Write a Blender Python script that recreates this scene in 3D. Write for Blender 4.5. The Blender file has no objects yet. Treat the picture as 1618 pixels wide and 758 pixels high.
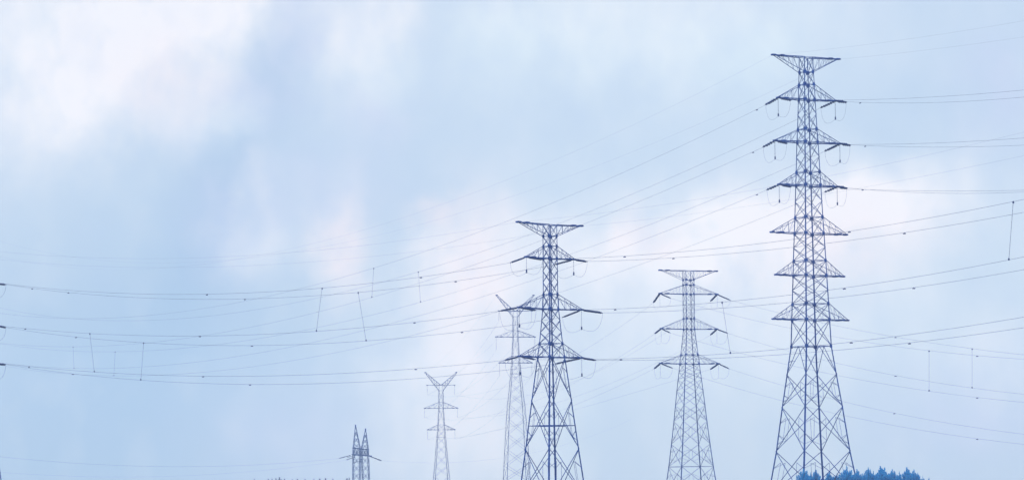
import bpy, bmesh, math, random
from mathutils import Vector, Matrix
random.seed(7)
R = math.radians
scene = bpy.context.scene
C = scene.collection

# ------------------------------------------------------------------ camera
F = 4500.0                      # focal length in pixels of the 1618-wide photograph
CX, CY, HZ = 809.0, 379.0, 772.0
EYE = Vector((0.0, 0.0, 1.7))
PITCH = math.atan((HZ - CY) / F)
ROLL = R(0.5)
fwd = Vector((0, math.cos(PITCH), math.sin(PITCH)))
up0 = Vector((0, -math.sin(PITCH), math.cos(PITCH)))
rt0 = Vector((1, 0, 0))
UP = up0 * math.cos(ROLL) + rt0 * math.sin(ROLL)
RT = rt0 * math.cos(ROLL) - up0 * math.sin(ROLL)
cam = bpy.data.cameras.new('camera')
camo = bpy.data.objects.new('camera', cam)
C.objects.link(camo)
cam.sensor_width = 36.0
cam.lens = F / 1618.0 * 36.0
cam.clip_start = 0.5
cam.clip_end = 60000
m = Matrix((RT, UP, -fwd)).transposed().to_4x4()
m.translation = EYE
camo.matrix_world = m
scene.camera = camo

def ray(x, y):
    return fwd * F + RT * (x - CX) + UP * (CY - y)
def at(x, y, D):                # photo pixel -> world point at forward distance D (world Y)
    d = ray(x, y)
    return EYE + d * (D / d.y)
def proj(P):
    v = P - EYE
    w = v.dot(fwd)
    return CX + F * v.dot(RT) / w, CY - F * v.dot(UP) / w

# ------------------------------------------------------------------ view, world, sun
scene.render.engine = 'CYCLES'
scene.view_settings.view_transform = 'Standard'
scene.view_settings.look = 'None'
scene.view_settings.gamma = 1.0
scene.view_settings.exposure = 0.0
scene.cycles.use_denoising = True
scene.cycles.volume_bounces = 0
scene.cycles.max_bounces = 8
scene.cycles.diffuse_bounces = 6
SUN_EL, SUN_AZ = R(30), R(-152)          # azimuth measured from +Y towards +X

def lin(r, g, b):
    f = lambda c: (c / 255) / 12.92 if c / 255 <= .04045 else ((c / 255 + .055) / 1.055) ** 2.4
    return Vector((f(r), f(g), f(b)))

HAZE_D = 0.00042
HAZE_C = (0.62, 0.76, 1.0)

world = bpy.data.worlds.new('World')
scene.world = world
world.use_nodes = True
nt = world.node_tree
nt.nodes.clear()
N, LK = nt.nodes.new, nt.links.new
out = N('ShaderNodeOutputWorld')
bg = N('ShaderNodeBackground')
bg.inputs['Strength'].default_value = 0.1
LK(bg.outputs[0], out.inputs[0])
sky = N('ShaderNodeTexSky')
sky.sky_type = 'NISHITA'
sky.sun_disc = False
sky.sun_elevation = SUN_EL
sky.sun_rotation = SUN_AZ
sky.dust_density = 1.5
tc = N('ShaderNodeTexCoord')
sep = N('ShaderNodeSeparateXYZ')
LK(tc.outputs['Generated'], sep.inputs[0])
def math_node(op, a, b=None, c=None):
    n = N('ShaderNodeMath'); n.operation = op
    for i, v in enumerate((a, b, c)):
        if v is None: continue
        if isinstance(v, (int, float)): n.inputs[i].default_value = v
        else: LK(v, n.inputs[i])
    return n.outputs[0]
azm = math_node('MULTIPLY', math_node('ARCTAN2', sep.outputs[0], sep.outputs[1]), 180 / math.pi)
ele = math_node('MULTIPLY', math_node('ARCSINE', sep.outputs[2]), 180 / math.pi)
uv = N('ShaderNodeCombineXYZ')
LK(azm, uv.inputs[0]); LK(ele, uv.inputs[1])
# turbulence that bends the cloud edges
nz = N('ShaderNodeTexNoise'); nz.inputs['Scale'].default_value = 0.75
nz.inputs['Detail'].default_value = 3; nz.inputs['Roughness'].default_value = 0.55
LK(uv.outputs[0], nz.inputs['Vector'])
wv = N('ShaderNodeVectorMath'); wv.operation = 'SUBTRACT'
LK(nz.outputs['Color'], wv.inputs[0]); wv.inputs[1].default_value = (.5, .5, .5)
ws = N('ShaderNodeVectorMath'); ws.operation = 'SCALE'; ws.inputs['Scale'].default_value = 1.5
LK(wv.outputs[0], ws.inputs[0])
wa = N('ShaderNodeVectorMath'); wa.operation = 'ADD'
LK(uv.outputs[0], wa.inputs[0]); LK(ws.outputs[0], wa.inputs[1])
wf = N('ShaderNodeVectorMath'); wf.operation = 'MULTIPLY'; wf.inputs[1].default_value = (1, 1, 0)
LK(wa.outputs[0], wf.inputs[0])
PUV = wf.outputs[0]
def deg(x, y):
    return math.degrees((x - CX) / F), math.degrees((HZ - y) / F)
def blob(x, y, sx, sy, rot, wgt):       # a soft bank of cloud in azimuth/elevation
    a, e = deg(x, y)
    k = math.degrees(1 / F)
    mp = N('ShaderNodeMapping'); mp.vector_type = 'TEXTURE'
    mp.inputs['Location'].default_value = (a, e, 0)
    mp.inputs['Rotation'].default_value = (0, 0, R(rot))
    mp.inputs['Scale'].default_value = (sx * k, sy * k, 1)
    LK(PUV, mp.inputs['Vector'])
    d = N('ShaderNodeVectorMath'); d.operation = 'DOT_PRODUCT'
    LK(mp.outputs[0], d.inputs[0]); LK(mp.outputs[0], d.inputs[1])
    g = math_node('POWER', math.e, math_node('MULTIPLY', d.outputs['Value'], -1.0))
    return math_node('MULTIPLY', g, wgt)
def total(lst):
    s = None
    for b in lst:
        v = blob(*b)
        s = v if s is None else math_node('ADD', s, v)
    return s
WHITE = [(190, 70, 250, 105, 33, .9), (20, 20, 170, 110, 0, .5), (330, -20, 150, 90, 0, .5), (110, 190, 120, 70, 20, .3),
         (340, 110, 40, 110, -28, .3), (565, 80, 70, 85, 0, .5), (400, 290, 26, 70, -18, .25), (610, 10, 40, 60, 0, .3), (1010, 20, 330, 110, 0, .38), (1200, 365, 230, 75, 6, .95),
         (1420, 330, 130, 60, 8, .65), (900, 395, 170, 60, 0, .4), (740, 420, 60, 100, 0, .45),
         (715, 600, 120, 220, 0, .55), (532, 390, 45, 75, -8, .5), (420, 385, 45, 50, 0, .35),
         (1150, 490, 250, 120, 0, .4), (1560, 560, 70, 60, 0, .25)]
BLUE = [(190, 560, 420, 220, 0, .8), (395, 220, 65, 280, -27, .4), (340, 330, 120, 160, -22, .3), (60, 760, 500, 120, 0, .4), (650, 330, 110, 130, 0, .3),
        (1560, 700, 240, 140, 0, .35), (1520, 180, 170, 120, 0, .22), (450, 60, 40, 130, -12, .3),
        (980, 700, 120, 120, 0, .15)]
PINK = [(535, 385, 42, 60, -8, .5), (270, 140, 90, 70, 0, .25), (745, 410, 55, 95, -8, .4), (1330, 400, 130, 70, 0, .3),
        (1010, 375, 45, 35, 0, .3), (690, 325, 40, 18, 0, .35), (780, 590, 100, 150, 0, .15)]
CYAN = [(60, 90, 60, 70, 0, .5), (320, 190, 90, 40, 0, .4), (600, 110, 60, 50, 0, .4), (900, 60, 130, 90, 0, .45), (1120, 60, 190, 80, 0, .65),
        (780, 60, 90, 60, 0, .4), (1180, 110, 70, 60, 0, .3), (1390, 440, 90, 70, 0, .3), (870, 680, 60, 90, 0, .2)]
LAV = [(470, 60, 45, 90, -14, .5), (395, 165, 60, 45, -20, .4), (300, 200, 50, 40, 0, .35), (590, 190, 60, 40, 0, .35), (520, 300, 110, 60, 0, .35),
       (360, 350, 80, 80, 0, .35), (1590, 160, 90, 90, 0, .4), (1540, 660, 160, 90, 0, .35), (460, 680, 120, 90, 0, .3)]
n2 = N('ShaderNodeTexNoise'); n2.inputs['Scale'].default_value = 1.3
n2.inputs['Detail'].default_value = 3; n2.inputs['Roughness'].default_value = 0.45
stm = N('ShaderNodeMapping'); stm.inputs['Rotation'].default_value = (0, 0, R(25)); stm.inputs['Scale'].default_value = (1.1, .75, 1)
LK(uv.outputs[0], stm.inputs['Vector'])
LK(stm.outputs[0], n2.inputs['Vector'])
tex = math_node('MULTIPLY_ADD', n2.outputs['Fac'], 1.5, 0.25)
def clamp01(v):
    return math_node('MINIMUM', math_node('MAXIMUM', v, 0.0), 1.0)
fw = clamp01(math_node('MULTIPLY', total(WHITE), tex))
fb = clamp01(total(BLUE))
fp = clamp01(math_node('MULTIPLY', total(PINK), tex))
fc = clamp01(math_node('MULTIPLY', total(CYAN), tex))
fl = clamp01(math_node('MULTIPLY', total(LAV), tex))
# thin fibrous variation over the whole deck
n3 = N('ShaderNodeTexNoise'); n3.inputs['Scale'].default_value = .8; n3.inputs['Detail'].default_value = 3; n3.inputs['Roughness'].default_value = .5
LK(stm.outputs[0], n3.inputs['Vector'])
ff = clamp01(math_node('MULTIPLY', math_node('SUBTRACT', n3.outputs['Fac'], .5), .6))
fd = clamp01(math_node('MULTIPLY', math_node('SUBTRACT', .5, n3.outputs['Fac']), .8))
def mixc(f, a, b):
    n = N('ShaderNodeMix'); n.data_type = 'RGBA'
    if isinstance(f, float): n.inputs['Factor'].default_value = f
    else: LK(f, n.inputs['Factor'])
    for s, v in ((n.inputs['A'], a), (n.inputs['B'], b)):
        if isinstance(v, Vector): s.default_value = (v.x * 10, v.y * 10, v.z * 10, 1)
        else: LK(v, s)
    return n.outputs['Result']
SK = 1.0
sky_base = lin(203, 222, 245); sky_blue = lin(172, 201, 232); sky_white = lin(241, 244, 254); sky_pink = lin(247, 236, 245)
corr = lambda c: c
sky_cyan = lin(214, 234, 249); sky_lav = lin(205, 216, 245)
veil = mixc(0.9, sky.outputs[0], corr(sky_base))
col = mixc(fb, veil, corr(sky_blue))
col = mixc(fl, col, sky_lav)
col = mixc(fc, col, sky_cyan)
col = mixc(fw, col, corr(sky_white))
col = mixc(fp, col, corr(sky_pink))
col = mixc(ff, col, lin(232, 238, 252))
col = mixc(fd, col, lin(182, 206, 238))
# the deck shines through the haze box: brighter towards the horizon, where more air lies in front of it
sin_el = math_node('MAXIMUM', sep.outputs[2], 0.01)
Lp = math_node('MINIMUM', math_node('DIVIDE', 88.3, sin_el), 1900.0)
Tn = math_node('POWER', math.e, math_node('MULTIPLY', Lp, -HAZE_D))
def vmath(op, a_, b_=None, sc=None):
    n = N('ShaderNodeVectorMath'); n.operation = op
    for i_, v_ in enumerate((a_, b_)):
        if v_ is None: continue
        if isinstance(v_, tuple): n.inputs[i_].default_value = v_
        else: LK(v_, n.inputs[i_])
    if sc is not None: LK(sc, n.inputs['Scale'])
    return n.outputs[0]
AIR = (2.4, 3.35, 5.2)
airv = vmath('SCALE', AIR, None, math_node('SUBTRACT', 1.0, Tn))
fin = vmath('SCALE', vmath('SUBTRACT', col, airv), None, math_node('DIVIDE', 1.0, Tn))
LK(fin, bg.inputs['Color'])

sl = bpy.data.lights.new('sun', 'SUN')
sl.energy = 2.0; sl.angle = R(12); sl.color = (1, .97, .93)
so = bpy.data.objects.new('sun', sl); C.objects.link(so)
sd = Vector((math.sin(SUN_AZ) * math.cos(SUN_EL), math.cos(SUN_AZ) * math.cos(SUN_EL), math.sin(SUN_EL)))
so.rotation_euler = sd.to_track_quat('Z', 'Y').to_euler()
so.location = (0, 0, 300)

# ------------------------------------------------------------------ materials
def mat(name, c1, c2, scale, rough=.65, metal=0.0, spec=.5):
    mt = bpy.data.materials.new(name); mt.use_nodes = True
    t = mt.node_tree; b = t.nodes['Principled BSDF']
    b.inputs['Roughness'].default_value = rough
    b.inputs['Metallic'].default_value = metal
    b.inputs['Specular IOR Level'].default_value = spec
    tcn = t.nodes.new('ShaderNodeTexCoord')
    n = t.nodes.new('ShaderNodeTexNoise'); n.inputs['Scale'].default_value = scale; n.inputs['Detail'].default_value = 4
    t.links.new(tcn.outputs['Object'], n.inputs['Vector'])
    r = t.nodes.new('ShaderNodeValToRGB')
    r.color_ramp.elements[0].position = .35; r.color_ramp.elements[1].position = .65
    r.color_ramp.elements[0].color = (*c1, 1); r.color_ramp.elements[1].color = (*c2, 1)
    t.links.new(n.outputs['Fac'], r.inputs[0]); t.links.new(r.outputs[0], b.inputs['Base Color'])
    return mt
STEEL = mat('weathered_steel', (.003, .036, .23), (.012, .08, .38), .9, .6, spec=.12)
PORC = mat('dark_glazed_insulator', (.004, .022, .12), (.01, .04, .2), 4, .45, spec=.1)
WIRE = mat('cable_metal', (.01, .03, .14), (.02, .05, .2), .5, .5, spec=.12)
CONC = mat('footing_concrete', (.25, .26, .28), (.36, .36, .37), 2, .9)
GRND = mat('meadow', (.03, .06, .05), (.07, .1, .08), .05, .95)
BARK = mat('bark', (.05, .05, .07), (.09, .085, .1), 6, .9)
TWIG = mat('bare_twig', (.14, .18, .3), (.2, .24, .38), 6, .9)
def leafmat(name, c1, c2, c3):
    mt = bpy.data.materials.new(name); mt.use_nodes = True
    t = mt.node_tree; b = t.nodes['Principled BSDF']; b.inputs['Roughness'].default_value = .6
    g = t.nodes.new('ShaderNodeNewGeometry')
    r = t.nodes.new('ShaderNodeValToRGB')
    r.color_ramp.elements[0].color = (*c1, 1); r.color_ramp.elements[1].color = (*c3, 1)
    e = r.color_ramp.elements.new(.5); e.color = (*c2, 1)
    t.links.new(g.outputs['Random Per Island'], r.inputs[0]); t.links.new(r.outputs[0], b.inputs['Base Color'])
    b.inputs['Specular IOR Level'].default_value = .15
    tr = t.nodes.new('ShaderNodeBsdfTranslucent'); mx = t.nodes.new('ShaderNodeMixShader'); mx.inputs[0].default_value = .45
    t.links.new(r.outputs[0], tr.inputs['Color'])
    t.links.new(b.outputs[0], mx.inputs[1]); t.links.new(tr.outputs[0], mx.inputs[2])
    t.links.new(mx.outputs[0], t.nodes['Material Output'].inputs['Surface'])
    return mt
LEAF = leafmat('blue_spruce_needles', (.012, .31, .68), (.03, .48, .88), (.1, .62, .97))
LEAF_FAR = leafmat('dark_far_needles', (.03, .07, .2), (.05, .1, .25), (.08, .14, .3))

# ------------------------------------------------------------------ mesh helpers
class MB:
    def __init__(s): s.v = []; s.f = []
    def poly(s, vs, fs):
        o = len(s.v); s.v += vs; s.f += [tuple(i + o for i in f) for f in fs]
    def bar(s, p, q, w, d=None, n=4, ref=None):         # prism between two points
        d = d or w
        a = q - p
        if a.length < 1e-6: return
        a = a.normalized()
        r = ref or (Vector((0, 0, 1)) if abs(a.z) < .9 else Vector((0, 1, 0)))
        u = a.cross(r).normalized(); v = a.cross(u).normalized()
        vs = []
        for c in (p, q):
            for k in range(n):
                t = 2 * math.pi * (k + .5) / n
                kk = .7071 if n == 4 else .5
                vs.append(c + u * (math.cos(t) * w * kk) + v * (math.sin(t) * d * kk))
        fs = [(k, (k + 1) % n, n + (k + 1) % n, n + k) for k in range(n)]
        fs += [tuple(range(n - 1, -1, -1)), tuple(range(n, 2 * n))]
        s.poly(vs, fs)
    def angle(s, p, q, w, dx, dy, t=None):              # L-section steel angle with its flanges along dx and dy
        t = t or w * .16
        prof = [(0, 0), (w, 0), (w, t), (t, t), (t, w), (0, w)]
        vs = [c + dx * a + dy * b for c in (p, q) for a, b in prof]
        n = 6
        fs = [(k, (k + 1) % n, n + (k + 1) % n, n + k) for k in range(n)]
        fs += [tuple(range(n - 1, -1, -1)), tuple(range(n, 2 * n))]
        s.poly(vs, fs)
    def box(s, c, ax, ay, az):                          # half-extent vectors
        vs = [c + ax * i + ay * j + az * k for k in (-1, 1) for j in (-1, 1) for i in (-1, 1)]
        s.poly(vs, [(0, 2, 3, 1), (4, 5, 7, 6), (0, 1, 5, 4), (2, 6, 7, 3), (0, 4, 6, 2), (1, 3, 7, 5)])
    def tube(s, pts, r, n=5):
        vs = []
        for i, p in enumerate(pts):
            a = (pts[min(i + 1, len(pts) - 1)] - pts[max(i - 1, 0)]).normalized()
            ref = Vector((0, 0, 1)) if abs(a.z) < .95 else Vector((0, 1, 0))
            u = a.cross(ref).normalized(); v = a.cross(u).normalized()
            rr = r[i] if isinstance(r, list) else r
            for k in range(n):
                t = 2 * math.pi * k / n
                vs.append(p + u * (math.cos(t) * rr) + v * (math.sin(t) * rr))
        fs = []
        for i in range(len(pts) - 1):
            for k in range(n):
                fs.append((i * n + k, i * n + (k + 1) % n, (i + 1) * n + (k + 1) % n, (i + 1) * n + k))
        fs += [tuple(range(n - 1, -1, -1)), tuple((len(pts) - 1) * n + k for k in range(n))]
        s.poly(vs, fs)
    def build(s, name, material, parent=None, inv=None):
        me = bpy.data.meshes.new(name)
        vs = [tuple(inv @ v) for v in s.v] if inv is not None else [tuple(v) for v in s.v]
        me.from_pydata(vs, [], s.f)
        me.materials.append(material)
        o = bpy.data.objects.new(name, me)
        C.objects.link(o)
        if parent: o.parent = parent
        return o

def empty(name, loc, rz=0):
    o = bpy.data.objects.new(name, None); C.objects.link(o)
    o.location = loc; o.rotation_euler = (0, 0, rz)
    o.empty_display_size = 2
    return o
def tag(o, label, cat, group=None):
    o['label'] = label; o['category'] = cat
    if group: o['group'] = group
    return o
def inv_of(o):
    return (Matrix.Translation(o.location) @ o.rotation_euler.to_matrix().to_4x4()).inverted()

# ------------------------------------------------------------------ ground and haze
g = MB()
nx = 60
gx = lambda i: -1650 + 3300 * i / nx
gy = lambda j: -250 + 2100 * j / nx
for j in range(nx + 1):
    for i in range(nx + 1):
        g.v.append(Vector((gx(i), gy(j), .12 * math.sin(gx(i) * .013) * math.sin(gy(j) * .017) - .12)))
for j in range(nx):
    for i in range(nx):
        a = j * (nx + 1) + i
        g.f.append((a, a + 1, a + nx + 2, a + nx + 1))
go = g.build('ground', GRND); go['kind'] = 'structure'; go['label'] = 'open meadow ground below the pylons'

hz = MB()
hz.box(Vector((0, 800, 44)), Vector((1700, 0, 0)), Vector((0, 1100, 0)), Vector((0, 0, 46)))
hm = bpy.data.materials.new('blue_air'); hm.use_nodes = True
t = hm.node_tree; t.nodes.clear()
mo = t.nodes.new('ShaderNodeOutputMaterial'); pv = t.nodes.new('ShaderNodeVolumePrincipled')
pv.inputs['Density'].default_value = HAZE_D; pv.inputs['Color'].default_value = (*HAZE_C, 1)
pv.inputs['Anisotropy'].default_value = 0.0
t.links.new(pv.outputs[0], mo.inputs['Volume'])
ho = hz.build('haze', hm); ho['kind'] = 'stuff'; ho['label'] = 'pale blue haze filling the air'; ho['category'] = 'haze'

# ------------------------------------------------------------------ lattice pylons
CORN = [(-1, -1), (1, -1), (1, 1), (-1, 1)]
class Pylon:
    """square lattice body; px levels (y, half outer width) measured in the photograph"""
    def __init__(s, name, label, axis, D, theta, levels, group, wleg, wbr, horiz, plates, base_h, skip_x=(), second=()):
        s.D, s.th = D, R(theta)
        s.mpp = D / F
        s.c, s.s = math.cos(s.th), math.sin(s.th)
        # axis: pixel at a mid height -> world X
        s.X = at(axis[0], axis[1], D).x
        vr = s.th + math.atan2(s.X, D)
        s.wk = s.mpp / (abs(math.cos(vr)) + abs(math.sin(vr)))
        s.base = Vector((s.X, D, 0))
        s.root = empty(name, s.base, s.th)
        tag(s.root, label, 'pylon', group)
        s.inv = inv_of(s.root)
        s.mw = s.inv.inverted()
        s.lev = [(s.z_of(y), h * s.wk) for y, h in levels]      # (height, half side)
        s.lev.append((0.0, base_h * s.wk))
        s.wleg, s.wbr = wleg, wbr
        s.body(horiz, plates, skip_x, second, [y for y, h in levels])
    def z_of(s, y):
        lo, hi = 0.0, 120.0
        for _ in range(40):
            mid = (lo + hi) / 2
            if proj(Vector((s.X, s.D, mid)))[1] > y: lo = mid
            else: hi = mid
        return (lo + hi) / 2
    def side_at(s, z):
        L = s.lev
        for (z0, a0), (z1, a1) in zip(L, L[1:]):
            if z <= z0 and z >= z1: return a0 + (a1 - a0) * (z0 - z) / (z0 - z1)
        return L[0][1] if z > L[0][0] else L[-1][1]
    def body(s, horiz, plates, skip_x, second, ys):
        top = s.lev[0][0]
        for cx, cy in CORN:
            mb = MB()
            for (z0, a0), (z1, a1) in zip(s.lev, s.lev[1:]):
                w = s.wleg * (.5 + .5 * (1 - z1 / top))
                mb.angle(Vector((cx * a0, cy * a0, z0)), Vector((cx * a1, cy * a1, z1)), w,
                         Vector((-cx, 0, 0)), Vector((0, -cy, 0)), w * .3)
            for i, k in plates.items():                  # gusset plates bolted on both faces of the leg
                z0, a0 = s.lev[i]
                e = s.wleg * k
                mb.box(Vector((cx * (a0 - e * .7), cy * (a0 + .01), z0)), Vector((e * .95, 0, 0)), Vector((0, .02, 0)), Vector((0, 0, e)))
                mb.box(Vector((cx * (a0 + .01), cy * (a0 - e * .7), z0)), Vector((.02, 0, 0)), Vector((0, e * .95, 0)), Vector((0, 0, e)))
            mb.build('leg', STEEL, s.root)
            a = s.lev[-1][1]
            fb = MB()
            fb.box(Vector((cx * a, cy * a, .1)), Vector((.6, 0, 0)), Vector((0, .6, 0)), Vector((0, 0, .3)))
            fb.build('footing', CONC, s.root)
        br = MB()
        for i, ((z0, a0), (z1, a1)) in enumerate(zip(s.lev, s.lev[1:])):
            w = s.wbr * (.62 + .34 * (1 - z1 / top))
            for k in range(4):
                c0, c1 = CORN[k], CORN[(k + 1) % 4]
                n = Vector((c0[0] + c1[0], c0[1] + c1[1], 0)).normalized() * .02
                A0 = Vector((c0[0] * a0, c0[1] * a0, z0)); B0 = Vector((c1[0] * a0, c1[1] * a0, z0))
                A1 = Vector((c0[0] * a1, c0[1] * a1, z1)); B1 = Vector((c1[0] * a1, c1[1] * a1, z1))
                if i in horiz: br.bar(A0, B0, w * 1.05)
                if i in skip_x:                       # inverted V under a beam
                    M = (A0 + B0) / 2
                    br.bar(M + n, A1 + n, w); br.bar(M - n, B1 - n, w)
                    br.bar(M.lerp(A1, .5), A0.lerp(A1, .55), w * .6); br.bar(M.lerp(B1, .5), B0.lerp(B1, .55), w * .6)
                else:
                    br.bar(A0 + n, B1 + n, w); br.bar(B0 - n, A1 - n, w)
                if i in second:                       # redundant members between the diagonals and the legs
                    X = (A0 + B1) / 2
                    for P0, P1, Q in ((A0, A1, B0), (B0, B1, A0)):
                        lo = P1.lerp(Q, .25); hi = P0.lerp(Q + (P1 - P0) * 1.0, .25)
                        br.bar(lo, P0.lerp(P1, .62), w * .55); br.bar(hi, P0.lerp(P1, .38), w * .55)
                        br.bar(lo, P0.lerp(P1, .85), w * .5)
                        br.bar(hi, lo, w * .45)
            if i in horiz:
                br.bar(Vector((-a0, -a0, z0)), Vector((a0, a0, z0)), w * .7)
                br.bar(Vector((a0, -a0, z0)), Vector((-a0, a0, z0 - .05)), w * .7)
        br.build('bracing', STEEL, s.root)
    def tip_len(s, px, y):
        d = ray(px, y)
        k = d.x / d.y                     # (X + L c)/(D + L s) = k
        return (k * s.D - s.X) / (s.c - k * s.s)
    def local(s, P): return s.inv @ P
    def world(s, P): return s.mw @ P
    def arm(s, xL, xR, ytip, yb, yt, name='cross_arm', inverted=False, wch=None, chord=1.35, nseg=4):
        """two tapering lattice arms; bottom chords leave the body at yb, top chords at yt, both meet at the tip"""
        w = wch or s.wbr * 1.05
        tips = []
        LL = abs(s.tip_len(xL, ytip)), abs(s.tip_len(xR, ytip))
        L = sum(LL) / 2
        z_tip = s.z_of(ytip); zb = s.z_of(yb); zt = s.z_of(yt)
        ab, at_ = s.side_at(zb), s.side_at(zt)
        for sg in (-1, 1):
            mb = MB()
            T = [Vector((sg * L, e * .22, z_tip)) for e in (-1, 1)]
            Bc = [Vector((sg * ab, e * ab, zb)) for e in (-1, 1)]
            Tc = [Vector((sg * at_, e * at_, zt)) for e in (-1, 1)]
            for e in (0, 1):
                mb.bar(Bc[e], T[e], w * chord); mb.bar(Tc[e], T[e] + Vector((0, 0, .1)), w * .85)
            mb.bar(T[0] - Vector((0, .15, 0)), T[1] + Vector((0, .15, 0)), w * 1.6)
            for f_ in (.72, 1.0):
                c_ = (Bc[0] + Bc[1]).lerp(T[0] + T[1], f_) / 2
                mb.box(c_ + Vector((-sg * .12, 0, .03)), Vector((.34, 0, 0)), Vector((0, abs(T[1].y - Bc[1].y) * (1 - f_) + .3, 0)), Vector((0, 0, .12)))
            fr = [i / nseg for i in range(nseg + 1)]
            for i in range(nseg):
                for e in (0, 1):
                    p0 = Bc[e].lerp(T[e], fr[i]); p1 = Bc[e].lerp(T[e], fr[i + 1])
                    q0 = Tc[e].lerp(T[e], fr[i]); q1 = Tc[e].lerp(T[e], fr[i + 1])
                    if i: mb.bar(p0, q0, w * .4)
                    if i < nseg - 1: mb.bar(q0, p1, w * .38)
                a0, a1 = Bc[0].lerp(T[0], fr[i]), Bc[1].lerp(T[1], fr[i])
                b0, b1 = Bc[0].lerp(T[0], fr[i + 1]), Bc[1].lerp(T[1], fr[i + 1])
                mb.bar(a0, a1, w * .6)
                if i < nseg - 1:
                    mb.bar(a0, b1, w * .45); mb.bar(a1, b0 - Vector((0, 0, .03)), w * .45)
            o = mb.build(name, STEEL, s.root)
            tips.append(s.world(Vector((sg * L, 0, z_tip))))
        return tips
    def string(s, P, Q, twin=.22, rad=.13, pitch=.26, name='insulator_string'):
        """strain insulator string of discs between world points P and Q"""
        p, q = s.local(P), s.local(Q)
        a = (q - p); ln = a.length; a = a.normalized()
        ref = Vector((0, 0, 1)) if abs(a.z) < .9 else Vector((1, 0, 0))
        u = a.cross(ref).normalized(); vv = u.cross(a).normalized()
        mb = MB()
        offs = (u * twin + vv * twin * .3, -u * twin - vv * twin * .3) if twin else (Vector(),)
        mb.bar(p, p + a * .3, .12); mb.bar(q - a * .3, q, .12)
        if twin:
            mb.bar(p + a * .3 + offs[0] * 1.1, p + a * .3 + offs[1] * 1.1, .1)
            mb.bar(q - a * .3 + offs[0] * 1.1, q - a * .3 + offs[1] * 1.1, .1)
        for of in offs:
            mb.bar(p + a * .3 + of, q - a * .3 + of, .05)
            n = max(3, int((ln - .8) / pitch))
            for k in range(n):
                c = p + of + a * (.4 + (ln - .8) * (k + .5) / n)
                mb.tube([c - a * pitch * .3, c - a * .01, c + a * pitch * .22], [rad * .35, rad, rad * .5], 8)
        return mb.build(name, PORC, s.root)
    def loop(s, Q1, mid, Q2, drop, r, name='jumper_loop'):
        """slack jumper from string end Q1 down through mid and up to Q2"""
        pts = []
        for A, B, sgn in ((Q1, mid, 1), (mid, Q2, -1)):
            for i in range(15):
                t = i / 14
                p = A.lerp(B, t ** 1.7 if sgn == 1 else 1 - (1 - t) ** 1.7)
                k = math.sin(math.pi * t) * drop
                # belly is pushed down and kept full near the strings
                tt = t if sgn == 1 else 1 - t
                z = A.z * (1 - t) + B.z * t if False else None
                hang = (1 - tt) ** 3
                top = Q1.z if sgn == 1 else Q2.z
                zz = mid.z + (top - mid.z) * hang - drop * math.sin(math.pi * tt) * (.35 + .65 * tt)
                pts.append(s.local(Vector((p.x, p.y, zz))))
        mb = MB(); mb.tube(pts[:15] + pts[16:], r, 5)
        return mb.build(name, WIRE, s.root)
    def hanger(s, P, length, rad=.07, weight=True, bar=.03):
        p = s.local(P); q = p - Vector((0, 0, length))
        mb = MB()
        mb.bar(p, q, bar)
        n = int(length / .25)
        for k in range(1, n):
            c = p.lerp(q, k / n)
            mb.tube([c + Vector((0, 0, .05)), c, c - Vector((0, 0, .04))], [rad * .4, rad, rad * .5], 6)
        o = mb.build('hanging_insulator', PORC, s.root)
        if weight:
            wb = MB()
            wb.tube([q + Vector((0, 0, .35)), q + Vector((0, 0, .3)), q - Vector((0, 0, .1)), q - Vector((0, 0, .15))], [.06, .11, .11, .06], 8)
            wb.build('clamp_weight', PORC, o)
        return s.world(q)

# ------------------------------------------------------------------ cables
class Cable:
    pass
def solve(Mx, v):
    n = len(v)
    A = [row[:] + [v[i]] for i, row in enumerate(Mx)]
    for i in range(n):
        p = max(range(i, n), key=lambda k: abs(A[k][i])); A[i], A[p] = A[p], A[i]
        for k in range(n):
            if k != i:
                f_ = A[k][i] / A[i][i]
                A[k] = [a - f_ * b for a, b in zip(A[k], A[i])]
    return [A[i][n] / A[i][i] for i in range(n)]
def fit_cable(P0, E, pts, Q=None, end=None):
    """sagging cable in the vertical plane through P0 and E whose picture runs through the pixels pts.
    z(s) = a + b s + c s^2 ; passes exactly through Q when given (Q a pixel near P0), else through P0"""
    c = Cable()
    d = Vector((E.x - P0.x, E.y - P0.y))
    c.P0, c.d = P0, d
    def on_plan(x, y):
        r = ray(x, y)
        # EYE.xy + t r.xy = P0.xy + s d
        den = r.x * d.y - r.y * d.x
        t = ((P0.x - EYE.x) * d.y - (P0.y - EYE.y) * d.x) / den
        px, py = EYE.x + t * r.x, EYE.y + t * r.y
        sv = ((px - P0.x) * d.x + (py - P0.y) * d.y) / d.length_squared
        return sv, EYE.z + t * r.z
    s0, z0 = on_plan(*Q) if Q else (0.0, P0.z)
    rows = [on_plan(x, y) + (1.0,) for x, y in pts]
    if end is not None: rows.append((1.0, end, 40.0))
    S11 = S12 = S22 = v1 = v2 = 0
    for sv, z, w in rows:
        u = sv - s0
        S11 += w * u * u; S12 += w * u ** 3; S22 += w * u ** 4
        v1 += w * u * (z - z0); v2 += w * u * u * (z - z0)
    b, cc = solve([[S11, S12], [S12, S22]], [v1, v2])
    c.s0, c.z0, c.b, c.c = s0, z0, b, max(cc, 0.0)
    if cc < 0: c.b = v1 / S11
    return c
def cpos(c, s):
    u = s - c.s0
    return Vector((c.P0.x + c.d.x * s, c.P0.y + c.d.y * s, c.z0 + c.b * u + c.c * u * u))
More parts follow.
